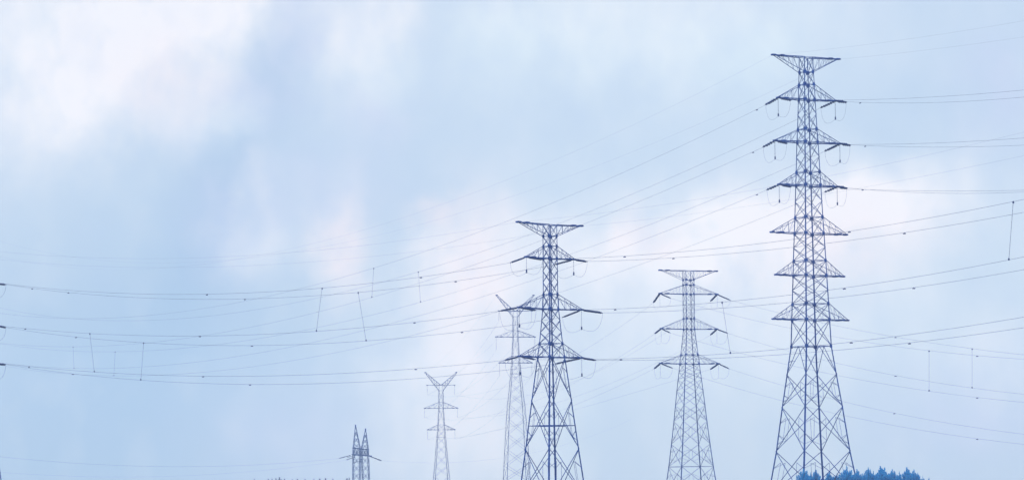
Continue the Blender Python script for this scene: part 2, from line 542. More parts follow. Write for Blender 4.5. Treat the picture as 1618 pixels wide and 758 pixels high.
def cfind(c, x, lo=-.2, hi=6.0):          # parameter where the cable crosses picture column x
    up_ = proj(cpos(c, c.s0 + .4))[0] > proj(cpos(c, c.s0))[0]
    lo, hi = c.s0, c.s0
    step = .02
    while hi < 8:
        hi += step
        X = proj(cpos(c, hi))[0]
        if (X > x) == up_: break
    lo = hi - step
    for _ in range(30):
        m_ = (lo + hi) / 2
        if (proj(cpos(c, m_))[0] > x) == up_: hi = m_
        else: lo = m_
    return (lo + hi) / 2
CABLES = {}
def cable(key, c, s1, r, label, group, dampers=(), name='power_cable', n=48, sd_=1.0):
    pts = [cpos(c, c.s0 + (s1 - c.s0) * i / n) for i in range(n + 1)]
    base = pts[0]
    root_inv = Matrix.Translation(-base)
    mb = MB(); mb.tube(pts, r, 5)
    o = mb.build(name, WIRE, None, root_inv)
    o.location = base
    tag(o, label, 'cable', group)
    for x in dampers:
        p = cpos(c, cfind(c, x)); q = cpos(c, cfind(c, x) + .002)
        a = (q - p).normalized()
        db = MB()
        k = sd_
        db.bar(p, p - Vector((0, 0, .12 * k)), .06 * k)
        lo_ = p - Vector((0, 0, .12 * k))
        u = Vector((a.x, a.y, 0)).normalized()
        db.bar(lo_ - u * .13 * k, lo_ + u * .13 * k, .04 * k)
        for sg in (-1, 1):
            e = lo_ + u * sg * .13 * k
            db.tube([e - u * .1 * k, e - u * .08 * k, e + u * .08 * k, e + u * .1 * k], [.035 * k, .072 * k, .072 * k, .035 * k], 7)
        db.build('damper', WIRE, o, root_inv)
    CABLES[key] = c
    c.obj = o
    return c
def spacer(ka, xa, kb, xb, label, w=.05, ext=0.0):
    A = cpos(CABLES[ka], cfind(CABLES[ka], xa)); B = cpos(CABLES[kb], cfind(CABLES[kb], xb))
    root = empty('phase_spacer', B); tag(root, label, 'spacer rod', 'phase spacers hung between the cables')
    inv = Matrix.Translation(-B)
    w *= .75
    mb = MB(); mb.bar(A, B, w, n=6)
    n = int((A - B).length / .35)
    for k in range(1, n):
        p = B.lerp(A, k / n)
        mb.tube([p - Vector((0, 0, .03)), p, p + Vector((0, 0, .03))], [w * .6, w * 1.15, w * .6], 6)
    mb.build('rod', PORC, root, inv)
    for P, sg in ((A, -1), (B, 1)):
        c_ = MB(); c_.box(P + Vector((0, 0, sg * .08)), Vector((.09, 0, 0)), Vector((0, .09, 0)), Vector((0, 0, .13)))
        c_.build('clamp', WIRE, root, inv)

# ------------------------------------------------------------------ tallest pylon
main_lv = [(91, 10.5), (114.5, 11.9), (134, 13), (158, 13.9), (181, 14.9), (204.5, 16), (225, 17.4), (248, 18.4), (272, 19.5), (293, 20.5),
           (318, 21.6), (343.5, 22.8), (369, 24.2), (391, 25.3), (412, 26.4), (435.5, 27.3), (458, 28.4), (480, 29.5), (505, 30.6), (547, 32.5),
           (591, 39.5), (642, 48), (712, 58.5)]
P1 = Pylon('lattice_pylon', 'tallest dark lattice pylon with six pairs of arms, standing in the blue trees',
           (1279, 400), 450, 26, main_lv, 'lattice pylons', .21, .085,
           {0, 1, 2, 3, 5, 6, 8, 9, 11, 12, 14, 15, 17, 18, 19}, dict.fromkeys((1, 2, 3, 5, 6, 8, 9, 11, 12, 14, 15, 17, 18, 19), 1.12),
           73, skip_x=(19,), second=(20, 21, 22))
pk1 = P1.arm(1223.5, 1327, 90.5, 91, 114.5, 'peak_arm', nseg=5)
a1 = [P1.arm(1232, 1322, 157.3, 158, 134), P1.arm(1225.5, 1328, 225, 225, 204.5), P1.arm(1232.5, 1324, 293.5, 293.5, 272)]
P1.arm(1220, 1337.5, 369, 369, 343.5, chord=.85); P1.arm(1227, 1333, 435.5, 435.5, 412, chord=.85); P1.arm(1223, 1339.5, 505, 505, 480, chord=.95)

# second pylon
mid_lv = [(355.3, 11.4), (373.3, 11.6), (389, 11.7), (408.5, 11.8), (428, 11.9), (445.7, 12), (465, 12.1), (488.4, 13.2), (506, 15), (525, 17), (542.5, 19),
          (564, 22.2), (632, 32), (708, 42.5)]
P2 = Pylon('lattice_pylon', 'middle-sized dark lattice pylon with three pairs of arms, standing left of the picture centre line of wires',
           (869.5, 430), 420, 38, mid_lv, 'lattice pylons', .2, .08, {0, 1, 2, 3, 6, 7, 10, 11},
           dict.fromkeys((1, 2, 3, 6, 7, 10, 11), 1.0), 54.5, second=(11, 12, 13))
P2.root['label'] = 'mid-height dark lattice pylon with three arm pairs before a pale V-topped one'
mb = MB()                                     # beams half way up its spread legs
zc = P2.z_of(672); ac = P2.side_at(zc)
for k in range(4):
    c0, c1 = CORN[k], CORN[(k + 1) % 4]
    mb.bar(Vector((c0[0] * ac, c0[1] * ac, zc)), Vector((c1[0] * ac, c1[1] * ac, zc)), .1)
mids = [Vector(((CORN[k][0] + CORN[(k + 1) % 4][0]) / 2 * ac, (CORN[k][1] + CORN[(k + 1) % 4][1]) / 2 * ac, zc - .04)) for k in range(4)]
for k in range(4): mb.bar(mids[k], mids[(k + 1) % 4], .12)
mb.build('diaphragm', STEEL, P2.root)
pk2 = P2.arm(818, 918, 354, 355.3, 373.3, 'peak_arm', nseg=5)
a2 = [P2.arm(832, 906.5, 408, 408.5, 389), P2.arm(821.5, 919.5, 487.5, 488.4, 465), P2.arm(821, 918.5, 564, 564, 542.5)]

# third pylon
thr_lv = [(427.7, 9.3), (442, 9.4), (450, 9.4), (464.6, 9.4), (477.6, 9.4), (490, 9.4), (503, 9.4), (520, 9.5), (533, 10.8), (545, 12.3), (560, 14.2), (574.6, 15.9),
          (587, 17.4), (599, 19), (617, 21.2), (640, 23.8), (665, 26.6), (701, 31), (736.5, 35.7)]
P3 = Pylon('lattice_pylon', 'slim grey blue lattice pylon with drooping insulator strings, between the two dark pylons',
           (1088.5, 500), 568, 19, thr_lv, 'lattice pylons', .17, .066, {0, 1, 2, 3, 6, 7, 10, 11, 18},
           dict.fromkeys((1, 2, 3, 6, 7, 10, 11), 1.2), 43, second=(15, 16, 17, 18))
pk3 = P3.arm(1041.5, 1131, 427.7, 427.7, 442, 'peak_arm', nseg=4)
a3 = [P3.arm(1042, 1132.5, 464.3, 464.6, 450), P3.arm(1045, 1133, 519.3, 520, 503), P3.arm(1042.5, 1134.5, 574, 574.6, 560)]

# pylon at the left edge, almost wholly outside the picture
lf_lv = [(575 + (y - 564) * .81, h * .93) for y, h in mid_lv]
P4 = Pylon('lattice_pylon', 'lattice pylon cut off by the left edge, only its strings and a leg showing',
           (-46, 560), 525, 50, lf_lv, 'lattice pylons', .2, .085, {0, 1, 2, 3, 6, 7, 10, 11},
           dict.fromkeys((1, 2, 3, 6, 7, 10, 11), .75), 54, second=(11, 12, 13))
L4 = lambda y: 575 + (y - 564) * .81
pk4 = P4.arm(-86, -8, L4(354), L4(355.3), L4(373.3), 'peak_arm', nseg=4)
a4 = [P4.arm(-78, -20, L4(404), L4(404), L4(389)), P4.arm(-83, -12, L4(486), L4(486), L4(465)), P4.arm(-83, -12, L4(562), L4(562), L4(542.5))]

# ------------------------------------------------------------------ the three main lines
LEVN = ['upper', 'middle', 'lower']
def line(tag_, py, tips, Qs, ends, data, r, who, towards, group, xstop, damp, cnt):
    """data[level][side] pixel runs; side 0 = left arm"""
    out_ = []
    for lv in range(3):
        row = []
        for sd_ in (0, 1):
            tip = tips[lv][sd_]
            Q = Qs[lv][sd_]
            E = ends[sd_] if not isinstance(ends[0], list) else ends[lv][sd_]
            c = fit_cable(tip, E, data[lv][sd_], Q)
            lab = f'{LEVN[lv]} {("left", "right")[sd_]} arm cable of {who}, {towards}'
            s1 = cfind(c, xstop) if xstop is not None else 1.0
            cable((tag_, lv, sd_), c, s1, r, lab, group, damp.get((lv, sd_), ()))
            row.append(c)
        out_.append(row)
    return out_
def gnd(key, tip, E, pts, r, label, group, xstop):
    c = fit_cable(tip, E, pts)
    cable(key, c, cfind(c, xstop), r, label, group, name='earth_wire')
G1, G2, G3 = 'cables of the line from left edge to right edge', 'cables of the tallest pylon', 'cables of the slim pylon'

# --- line through the middle pylon
tips = a2
E4 = [a4[2][0], a4[2][1]]
QL = [[(806.4, 414.9), (876, 418)], [(789.5, 491), (889, 501)], [(798, 568.8), (877, 574.5)]]
QR = [[(857, 410), (927.8, 413)], [(847, 490), (952, 494)], [(846, 567.5), (941.5, 568.6)]]
D_L = [
 [[(5, 449.5), (51, 452.5), (100, 456.5), (185, 462.5), (280, 464), (327, 464), (428, 461.7), (509, 456), (560, 451), (660, 437)],
  [(5, 450), (51, 455), (108, 462), (185, 467), (280, 470), (387, 472), (441, 469), (504, 467), (560, 464), (635, 456.6), (720, 445), (830, 428)]],
 [[(0, 514), (40, 518), (141.6, 527.3), (213, 530.8), (280, 530.8), (316, 529.7), (447, 526), (500, 521.5), (560, 518), (654, 510)],
  [(0, 514.5), (60, 524), (120, 532), (180, 538.5), (227, 542.8), (280, 544.8), (398, 546), (479, 543), (560, 539), (657, 528), (730, 522.5), (809, 514.5)]],
 [[(2, 574.4), (46, 578.6), (105, 583), (179, 589), (238, 591), (280, 593), (321, 594), (428, 593.7), (560, 589), (657, 582.6)],
  [(2, 574.5), (60, 582.4), (115, 590.4), (180, 596.7), (222, 601), (280, 603), (395, 606.4), (491, 605.4), (560, 603.5), (616, 601), (723, 592), (804, 585)]]]
D_R = [
 [[(948, 405), (987, 404), (1084, 396.6), (1203, 385.5), (1342, 366), (1458, 346), (1618, 314.6)],
  [(992, 411.8), (1064, 407.7), (1158, 400), (1245, 392), (1337, 378.5), (1429, 368), (1618, 335.7)]],
 [[(955, 488), (972, 487), (1077, 483.4), (1158, 475), (1245, 466.8), (1334, 454), (1458, 435), (1618, 406)],
  [(1066, 491), (1158, 485), (1245, 479), (1326, 468.7), (1444, 453.7), (1618, 426)]],
 [[(981, 564.6), (1084, 562.8), (1155, 559), (1247, 551), (1318, 542.6), (1345, 540), (1458, 524), (1618, 501)],
  [(1084, 568), (1177, 563.5), (1245, 559), (1326, 552), (1437, 542), (1511, 531), (1618, 518)]]]
WHO2 = 'the mid-height dark pylon'
R1 = .018
cl = line('L1l', P2, tips, QL, E4, D_L, R1, WHO2, 'sagging to the left edge', G1, -1000 if False else None,
          {(0, 0): (5, 327, 665), (0, 1): (51, 108, 387, 720), (1, 0): (40, 316, 655), (1, 1): (120, 398, 730),
           (2, 0): (46, 321, 657), (2, 1): (115, 395)}, 0)
# strings of the left-edge pylon end on those cables
for lv in range(3):
    for sd_ in (0, 1):
        pass
ER = [at(1618, 400, 345) + Vector((-2.2, -1.8, 0)), at(1618, 400, 345) + Vector((2.6, 2.0, 0))]
cr = line('L1r', P2, tips, QR, ER, D_R, R1, WHO2, 'rising to the right edge', G1, 1760,
          {(0, 0): (987, 1342), (0, 1): (1064, 1429), (1, 0): (972, 1334), (1, 1): (1444,), (2, 0): (981, 1345), (2, 1): (1437,)}, 0)
def dress(P, tips, Ls, Rs, dl, loopdrop, rj, slack, hang=True, rad=.13, twin=.22, hr=.07, hb=.03, pitch=.26):
    for lv in range(3):
        for sd_ in (0, 1):
            T = tips[lv][sd_]
            ends = []
            for cc in (Ls[lv][sd_], Rs[lv][sd_]):
                e = cpos(cc, cc.s0)
                P.string(T + (e - T).normalized() * .15, e, twin, rad, pitch)
                ends.append(e)
            low = P.hanger(T - Vector((0, 0, .1)), dl[lv], hr, hb > .02, hb) if hang else T - Vector((0, 0, dl[lv]))
            P.loop(ends[0], low - Vector((0, 0, .05)), ends[1], slack, rj)
dress(P2, a2, cl, cr, (2.1, 2.7, 2.5), 1, .014, .75, rad=.15, twin=.12, hr=.05, hb=.022)
# earth wires of the middle pylon
gnd('E2la', pk2[0], pk4[0], [(640, 380), (460, 399), (327, 407), (150, 406), (0, 398)], .006, 'faint earth wire from left peak tip of mid-height pylon to the left edge', G1, -80)
gnd('E2lb', pk2[1], pk4[1], [(700, 398), (460, 415), (378, 419.5), (270, 420), (0, 411)], .006, 'faint earth wire from right peak tip of mid-height pylon to the left edge', G1, -15)
gnd('E2ra', pk2[0], ER[0], [(1324, 275), (1427, 254), (1511, 234), (1618, 209)], .006, 'faint earth wire from left peak tip of mid-height pylon to the right edge', G1, 1760)
gnd('E2rb', pk2[1], ER[1], [(1366, 297), (1458, 277.6), (1537, 262), (1618, 247)], .006, 'faint earth wire from right peak tip of mid-height pylon to the right edge', G1, 1760)

# left-edge pylon: strings from its arm tips onto the ends of the cables
for lv in range(3):
    for sd_ in (0, 1):
        c = cl[lv][sd_]
        T = a4[lv][sd_]
        e = cpos(c, 1.0 - 4.0 / c.d.length)
        P4.string(T, e, .12, .18)
        far = T + Vector((-2.6, 2.6, -.35))
        P4.string(T, far, .12, .18)
        low = P4.hanger(T - Vector((0, 0, .1)), 2.3)
        P4.loop(e, low - Vector((0, 0, .05)), far, .7, .02)
        # the line goes on beyond the left edge
        q = Cable(); q.P0 = far; q.d = Vector((-90, 95)); q.s0 = 0; q.z0 = far.z; q.b = -9; q.c = 8
        cable(('L1x', lv, sd_), q, 1.0, R1, f'{LEVN[lv]} {("left", "right")[sd_]} arm cable of the cut-off left-edge pylon, leading out of frame', G1)

# --- line through the tallest pylon
tips = a1
QL = [[(1210, 166), (1297, 170.5)], [(1206, 232.7), (1303.5, 239)], [(1212, 300), (1303.5, 303.5)]]
QR = [[(1249, 158), (1337, 161)], [(1243, 226), (1343, 229)], [(1249, 294.5), (1338, 296.7)]]
D_L = [
 [[(1148, 200), (995, 269), (916, 305), (833, 342), (695, 394), (590, 426), (509, 448), (384, 472), (317, 486), (270, 491), (160, 500), (0, 497.7)],
  [(1240, 200), (1114, 259), (995, 315), (900, 348), (841, 370), (719, 410), (663, 429.5), (504, 468.6), (396, 489), (333, 497), (233, 504.7), (113, 505)]],
 [[(1114, 275), (995, 326.6), (916, 358), (830, 392.7), (666, 448), (587, 470), (460, 502), (377, 517.7), (333, 527), (115, 546.6), (0, 543)],
  [(1240, 269), (1114, 322.6), (995, 370), (908, 399.8), (830, 430), (736, 456), (663, 476.5), (587, 497), (507, 514.5), (280, 549), (180, 555), (45, 550)]],
 [[(1114, 346), (995, 394), (948, 409.7), (830, 448), (730, 475), (635, 503.5), (560, 524), (491, 541.4), (396, 560), (270, 574.7), (115, 582.4)],
  [(1229, 336.5), (1047, 409.7), (936, 447), (889, 461), (730, 506.6), (654, 529), (560, 551), (460, 568), (349, 582.6), (182, 595)]]]
D_R = [
 [[(1379, 157.6), (1469, 153.6), (1618, 142.5)], [(1405, 163), (1511, 161), (1618, 153.6)]],
 [[(1371, 228), (1458, 227), (1537, 223.5), (1618, 218)], [(1367, 231.5), (1458, 232), (1618, 229.6)]],
 [[(1363, 299), (1458, 302), (1618, 300.5)], [(1363, 300.5), (1458, 304), (1618, 303.5)]]]
WHO1 = 'the tallest pylon'
e0 = at(590, 400, 600)
EL = [e0 + Vector((-4.6, -2.4, 0)), e0 + Vector((4.6, 2.4, 0))]
cl1 = line('L2l', P1, tips, QL, EL, D_L, .015, WHO1, 'running to the left edge', G2, -120,
           {(0, 0): (1196,), (1, 0): (1190,), (2, 0): (1196,)}, 0)
e0 = at(1618, 300, 392)
ER1 = [e0 + Vector((-4.2, -2.2, 0)), e0 + Vector((4.6, 2.4, 0))]
cr1 = line('L2r', P1, tips, QR, ER1, D_R, .015, WHO1, 'running to the right edge', G2, 1760, {(0, 1): (1359,), (1, 1): (1367,), (2, 1): (1363,)}, 0)
dress(P1, a1, cl1, cr1, (2.75, 2.75, 2.65), 1, .013, .75, rad=.19, twin=.29, pitch=.55)
gnd('E1la', pk1[0], EL[0], [(1148, 127), (995, 200), (877, 251), (726, 314.7), (600, 355)], .006, 'faint earth wire from left peak tip of tallest pylon, descending to the left', G2, -120)
gnd('E1lb', pk1[1], EL[1], [(1090, 200), (916, 275), (798, 313), (680, 350)], .006, 'faint earth wire from right peak tip of tallest pylon, descending to the left', G2, -120)
gnd('E1ra', pk1[0], ER1[0], [(1300, 79), (1374, 70), (1458, 59), (1618, 33)], .006, 'faint earth wire from left peak tip of tallest pylon, rising to the right edge', G2, 1760)
gnd('E1rb', pk1[1], ER1[1], [(1405, 87), (1511, 72.6), (1618, 59)], .006, 'faint earth wire from right peak tip of tallest pylon, rising to the right edge', G2, 1760)

# ------------------------------------------------------------------ pale V-topped pylons
class VPylon(Pylon):
    def horns(s, xc, ytip, half, yj, yin, ybeam, beam_half, hang, lenpx, w):
        zt, zj, zi = s.z_of(ytip), s.z_of(yj), s.z_of(yin)
        a = s.side_at(zj)
        L = half * s.mpp / s.c
        for sg in (-1, 1):
            mb = MB()
            for e in (-1, 1):
                T = Vector((sg * L, e * .12, zt))
                O = Vector((sg * a, e * a, zj)); I = Vector((sg * .05, e * a, zi))
                mb.bar(O, T, w); mb.bar(I, T - Vector((sg * .25, 0, -.05)), w)
                for k in range(6):
                    p, q = O.lerp(T, k / 6), I.lerp(T, (k + .5) / 6)
                    mb.bar(p, q, w * .6)
                    if k < 5: mb.bar(q, O.lerp(T, (k + 1) / 6), w * .6)
            mb.bar(Vector((sg * L, -.3, zt)), Vector((sg * L, .3, zt)), w * 2)
            mb.box(Vector((sg * (L - .15), 0, zt + .05)), Vector((.28, 0, 0)), Vector((0, .2, 0)), Vector((0, 0, .15)))
            mb.build('horn', STEEL, s.root)
        return [s.world(Vector((sg * L, 0, zt))) for sg in (-1, 1)]
    def beam(s, y, half, w):
        z = s.z_of(y); L = half * s.mpp / s.c; a = s.side_at(z)
        mb = MB()
        for e in (-1, 1):
            mb.bar(Vector((-L, e * .15, z)), Vector((0, e * a, z)), w); mb.bar(Vector((0, e * a, z)), Vector((L, e * .15, z)), w)
        for sg in (-1, 1):
            mb.bar(Vector((sg * L, -.3, z)), Vector((sg * L, .3, z)), w * 1.4)
            mb.box(Vector((sg * L, 0, z)), Vector((.25, 0, 0)), Vector((0, .2, 0)), Vector((0, 0, .12)))
            for k in range(1, 5):
                p = sg * L * k / 5; e = a + (.15 - a) * k / 5
                mb.bar(Vector((p, -e, z)), Vector((p, e, z)), w * .6)
        mb.build('cross_arm', STEEL, s.root)
        return [s.world(Vector((sg * L, 0, z))) for sg in (-1, 1)]
def vpylon(label, axis, D, theta, lv, horns, beam, arms, strings):
    P = VPylon('lattice_pylon', label, axis, D, theta, lv, 'lattice pylons', .14, .058, {0, 1, 2, 3, 4, 5}, {}, lv[-1][1] * 1.12)
    tips = P.horns(axis[0], *horns, .085)
    rows = [P.beam(*beam, .1)]
    for xl, xr, y, yt in arms:
        rows.append(P.arm(xl, xr, y, y, yt, wch=.09, nseg=3))
    bots = []
    for row, px in zip(rows, strings):
        bots.append([P.hanger(T, px * P.mpp, .07, False, .03) for T in row])
    return P, tips, bots
P5, v5t, v5b = vpylon('pale V-topped lattice pylon half hidden behind the mid-height dark pylon', (814.4, 520), 800, 10,
    [(500, 4.6), (522, 4.7), (532, 4.8), (562, 6.6), (573, 7.2), (590, 8.8), (606, 10.3), (622, 12), (639, 14.3), (662, 16), (686, 17.6), (710, 19), (735, 20.4), (758, 21.8)],
    (466.5, 30, 500, 492, 0, 0, 0, 0), (491, 26), [(784, 845, 532, 522), (789.5, 840.5, 573, 562)], (16, 20, 20))
P6, v6t, v6b = vpylon('small pale V-topped lattice pylon standing alone left of the mid-height dark pylon', (697, 650), 941, 10,
    [(616.6, 4.0), (635, 4.0), (644.4, 4.1), (670.5, 6), (678.4, 6.4), (690, 7.4), (702, 8.4), (718, 9.8), (735.5, 11.4), (752, 13)],
    (588.3, 25, 616.6, 608, 0, 0, 0, 0), (608, 21.5), [(671, 723, 644.4, 635), (676.5, 719.4, 678.4, 670.5)], (15, 15, 15))
G5 = 'faint cables between the V-topped pylons'
VW = 'pale V-topped pylons'
def span(key, A, B, sag, r, label, group, name='power_cable'):
    c = Cable(); c.P0 = A; c.d = Vector((B.x - A.x, B.y - A.y)); c.s0 = 0; c.z0 = A.z; c.c = 4 * sag; c.b = B.z - A.z - 4 * sag
    cable(key, c, 1.0, r, label, group, name=name)
    return c
for lv in range(3):
    for sd_ in (0, 1):
        span(('V', lv, sd_), v5b[lv][sd_], v6b[lv][sd_], 3.2, .012, f'faint cable strung between the {("left", "right")[sd_]} {LEVN[lv]} strings of the two {VW}', G5)
for sd_ in (0, 1):
    span(('VE', sd_), v5t[sd_], v6t[sd_], 2.2, .008, f'faint earth wire between the {("left", "right")[sd_]} horn tips of the two {VW}', G5, 'earth_wire')

# --- line through the slim pylon
tips = a3
QL = [[(1032.5, 478), (1122.7, 475.7)], [(1035, 526.6), (1122.7, 529)], [(1034, 582), (1122.7, 583)]]
QR = [[(1060, 471), (1154, 474)], [(1059, 525.5), (1149.6, 526)], [(1062.5, 581), (1152, 582)]]
D_R = [
 [[(1107, 487), (1158, 494.5), (1245, 516), (1329, 534), (1405, 545), (1469, 556.6), (1544, 562.4), (1618, 565)],
  [(1195, 483), (1245, 494.5), (1320, 514), (1387, 527), (1458, 542), (1536, 551), (1618, 558.5)]],
 [[(1107, 540.6), (1195, 563), (1245, 575.7), (1331, 595), (1415, 609), (1468, 616.8), (1544, 627.7), (1618, 635)],
  [(1195, 542.5), (1329, 575), (1415, 592), (1501, 606.7), (1618, 623)]],
 [[(1136, 603), (1245, 635), (1340, 658), (1415, 671.7), (1501, 686.6), (1618, 701)],
  [(1245, 609), (1337, 636), (1413, 652), (1501, 669), (1618, 685)]]]
WHO3 = 'the slim pylon'
e0 = at(1618, 600, 497)
ER3 = [e0 + Vector((-4, -2.4, 0)), e0 + Vector((4, 2.4, 0))]
cr3 = line('L3r', P3, tips, QR, ER3, D_R, .014, WHO3, 'sinking to the right edge', G3, 1760,
           {(0, 1): (1415,), (1, 1): (1415,), (1, 0): (1544,), (2, 1): (1413,), (2, 0): (1544,), (0, 0): (1544,)}, 0)
D_L3 = [
 [[(1010, 497), (970, 522)], [(1100, 494), (1050, 526)]],
 [[(1003, 551), (955, 577)], [(1095, 546), (1050, 566)]],
 [[(974, 616), (915, 634)], [(1055, 613), (992, 628), (922, 636)]]]
cl3 = []
for lv in range(3):
    row = []
    for sd_ in (0, 1):
        B = v6b[lv][sd_] if lv else v6b[0][sd_]
        c = fit_cable(tips[lv][sd_], B, D_L3[lv][sd_], QL[lv][sd_], end=B.z)
        cable(('L3l', lv, sd_), c, 1.0, .011, f'faint {LEVN[lv]} {("left", "right")[sd_]} arm cable of {WHO3}, sinking left to a small pylon', G3)
        row.append(c)
    cl3.append(row)
dress(P3, a3, cl3, cr3, (2.4, 2.6, 2.6), 1, .012, .5, rad=.14, twin=.1, hr=.035, hb=.015)

# ------------------------------------------------------------------ phase spacers
spacer(('L1l', 0, 0), 509, ('L1l', 1, 0), 500, 'upright spacer rod left of two others, hung under the topmost sagging pair')
spacer(('L1l', 0, 1), 566, ('L1l', 1, 1), 578.5, 'long slanting spacer rod reaching lowest of the four in mid air left of centre', .05)
spacer(('L2l', 0, 0), 590.5, ('L2l', 1, 0), 587.5, 'short upright spacer rod highest of the four in mid air left of centre')
spacer(('L2l', 0, 1), 661, ('L2l', 1, 1), 664.5, 'short spacer rod nearest the mid-height dark pylon, right of the other rods', .045)
spacer(('L1l', 1, 0), 142, ('L1l', 2, 0), 149, 'slanting spacer rod, foot to the right, second of four near left edge')
spacer(('L1l', 1, 1), 227, ('L1l', 2, 1), 222.5, 'longest spacer rod near the left edge, rightmost of four')
spacer(('L2l', 1, 0), 115.5, ('L2l', 2, 0), 117, 'short upright spacer rod nearest the left edge', .045)
spacer(('L2l', 1, 1), 182, ('L2l', 2, 1), 180, 'short faint spacer rod just left of the longest one near the left edge', .045)
spacer(('L1r', 0, 0), 1601, ('L1r', 1, 0), 1594, 'long dark spacer rod close to the right edge', .055)
spacer(('L3r', 0, 0), 1468, ('L3r', 1, 0), 1468, 'thin upright spacer rod right of the tallest pylon, left of a matching one', .04)
spacer(('L3r', 0, 1), 1536, ('L3r', 1, 1), 1536, 'thin upright spacer rod at low right, right of a matching one', .04)
spacer(('L1r', 1, 0), 1141, ('L1r', 2, 0), 1154, 'slanting spacer rod just right of the slim grey blue pylon', .045)

# ------------------------------------------------------------------ twin-mast pylon far off
D7 = 1100; k7 = D7 / F
X7 = at(570, 720, D7).x
root7 = empty('twin_mast_pylon', Vector((X7, D7, 0)), R(14))
tag(root7, 'small distant portal pylon with two pointed masts joined by a beam', 'pylon', 'lattice pylons')
inv7 = inv_of(root7); m7 = inv7.inverted()
def z7(y):
    lo, hi = 0, 80
    for _ in range(40):
        mid = (lo + hi) / 2
        if proj(Vector((X7, D7, mid)))[1] > y: lo = mid
        else: hi = mid
    return lo
def l7(x, y): return Vector(((x - 570.3) * k7 / math.cos(R(14)), 0, z7(y)))
for apex, beamL, beamR, botL, botR in (((562.4, 672), 558.7, 569.6, 559, 567.5), ((578, 677.8), 571.4, 581.8, 575, 583)):
    mb = MB()
    zt, zb = z7(apex[1]), z7(709)
    A = l7(*apex)
    hw = (beamR - beamL) / 2 * k7
    cb = l7((beamL + beamR) / 2, 709); cg = l7((botL + botR) / 2, 758); cg.z = 0
    hg = (botR - botL) / 2 * k7 * 1.25
    cs = []
    for cx, cy in CORN:
        p = A + Vector((cx * .08, cy * .08, 0)); q = cb + Vector((cx * hw, cy * hw, 0)); r_ = cg + Vector((cx * hg, cy * hg, 0))
        mb.bar(p, q, .15); mb.bar(q, r_, .18)
        cs.append((p, q, r_))
    for k in range(4):
        a_, b_ = cs[k], cs[(k + 1) % 4]
        for seg, n in ((0, 4), (1, 6)):
            for i in range(n):
                f0, f1 = i / n, (i + 1) / n
                mb.bar(a_[seg].lerp(a_[seg + 1], f0), b_[seg].lerp(b_[seg + 1], f1), .1)
                mb.bar(b_[seg].lerp(b_[seg + 1], f0), a_[seg].lerp(a_[seg + 1], f1), .1)
    mb.box(A + Vector((0, 0, .1)), Vector((.22, 0, 0)), Vector((0, .22, 0)), Vector((0, 0, .3)))
    mb.build('mast', STEEL, root7)
for ya, yb_, w, x0, x1 in ((707, 709.5, .3, 558, 582.5), (717.5, 720, .36, 557, 587)):
    mb = MB()
    for e in (-1, 1):
        p, q = l7(x0, ya), l7(x1, yb_)
        mb.bar(p + Vector((0, e * .9, 0)), q + Vector((0, e * .9, 0)), w)
    n = 6
    for i in range(n):
        p, q = l7(x0, ya).lerp(l7(x1, yb_), i / n), l7(x0, ya).lerp(l7(x1, yb_), (i + 1) / n)
        mb.bar(p + Vector((0, -.9, 0)), q + Vector((0, .9, .02)), .14)
        mb.bar(p + Vector((0, .9, 0)), p + Vector((0, -.9, .02)), .14)
    mb.build('beam', STEEL, root7)
mb = MB()                                  # lattice web between the two beams
for e in (-.9, .9):
    for i in range(6):
        a_, b_ = l7(558, 707).lerp(l7(582.5, 709.5), i / 6), l7(558, 717.5).lerp(l7(582.5, 719.5), (i + 1) / 6)
        c_, d_ = l7(558, 707).lerp(l7(582.5, 709.5), (i + 1) / 6), l7(558, 717.5).lerp(l7(582.5, 719.5), i / 6)
        mb.bar(a_ + Vector((0, e, 0)), b_ + Vector((0, e, 0)), .12); mb.bar(c_ + Vector((0, e * 1.03, 0)), d_ + Vector((0, e * 1.03, 0)), .12)
mb.build('web', STEEL, root7)
def str7(p, q, r=.2):
    mb = MB(); a = (q - p).normalized()
    mb.bar(p, q, .09)
    n = int((q - p).length / .32)
    for k in range(1, n):
        c = p.lerp(q, k / n); mb.tube([c - a * .1, c, c + a * .07], [r * .4, r, r * .5], 7)
    mb.build('insulator_string', PORC, root7)
G7 = 'cables of the distant portal pylon'
def far_cable(key, start, Q, E, pts, r, label, xstop):
    P0 = m7 @ start
    c = fit_cable(P0, E, pts, Q)
    str7(start, inv7 @ cpos(c, c.s0))
    cable(key, c, cfind(c, xstop), r, label, G7)
El = at(0, 720, 1000)
far_cable('F1', l7(555, 718.5), (535.6, 723.4), El + Vector((0, -4, 0)), [(433, 733), (346, 736), (242, 735), (159, 733), (80, 729), (14, 722)], .022, 'faint low cable sagging from the beam of the distant portal pylon to the left edge', -120)
far_cable('F2', l7(562, 721), (547, 726), El + Vector((0, 4, 0)), [(450, 738.5), (329, 749), (221, 753), (80, 750)], .014, 'faintest low cable of the portal pylon, leftward below the other', -120)
str7(l7(570, 727), l7(558, 731), .16); str7(l7(563, 718.5), l7(549, 722), .16)
far_cable('F3', l7(585, 720.5), (602.6, 727), at(720, 728, 1180), [(640, 730), (700, 730), (800, 722)], .014, 'faint cable running right from the beam of the distant portal pylon', 1000)

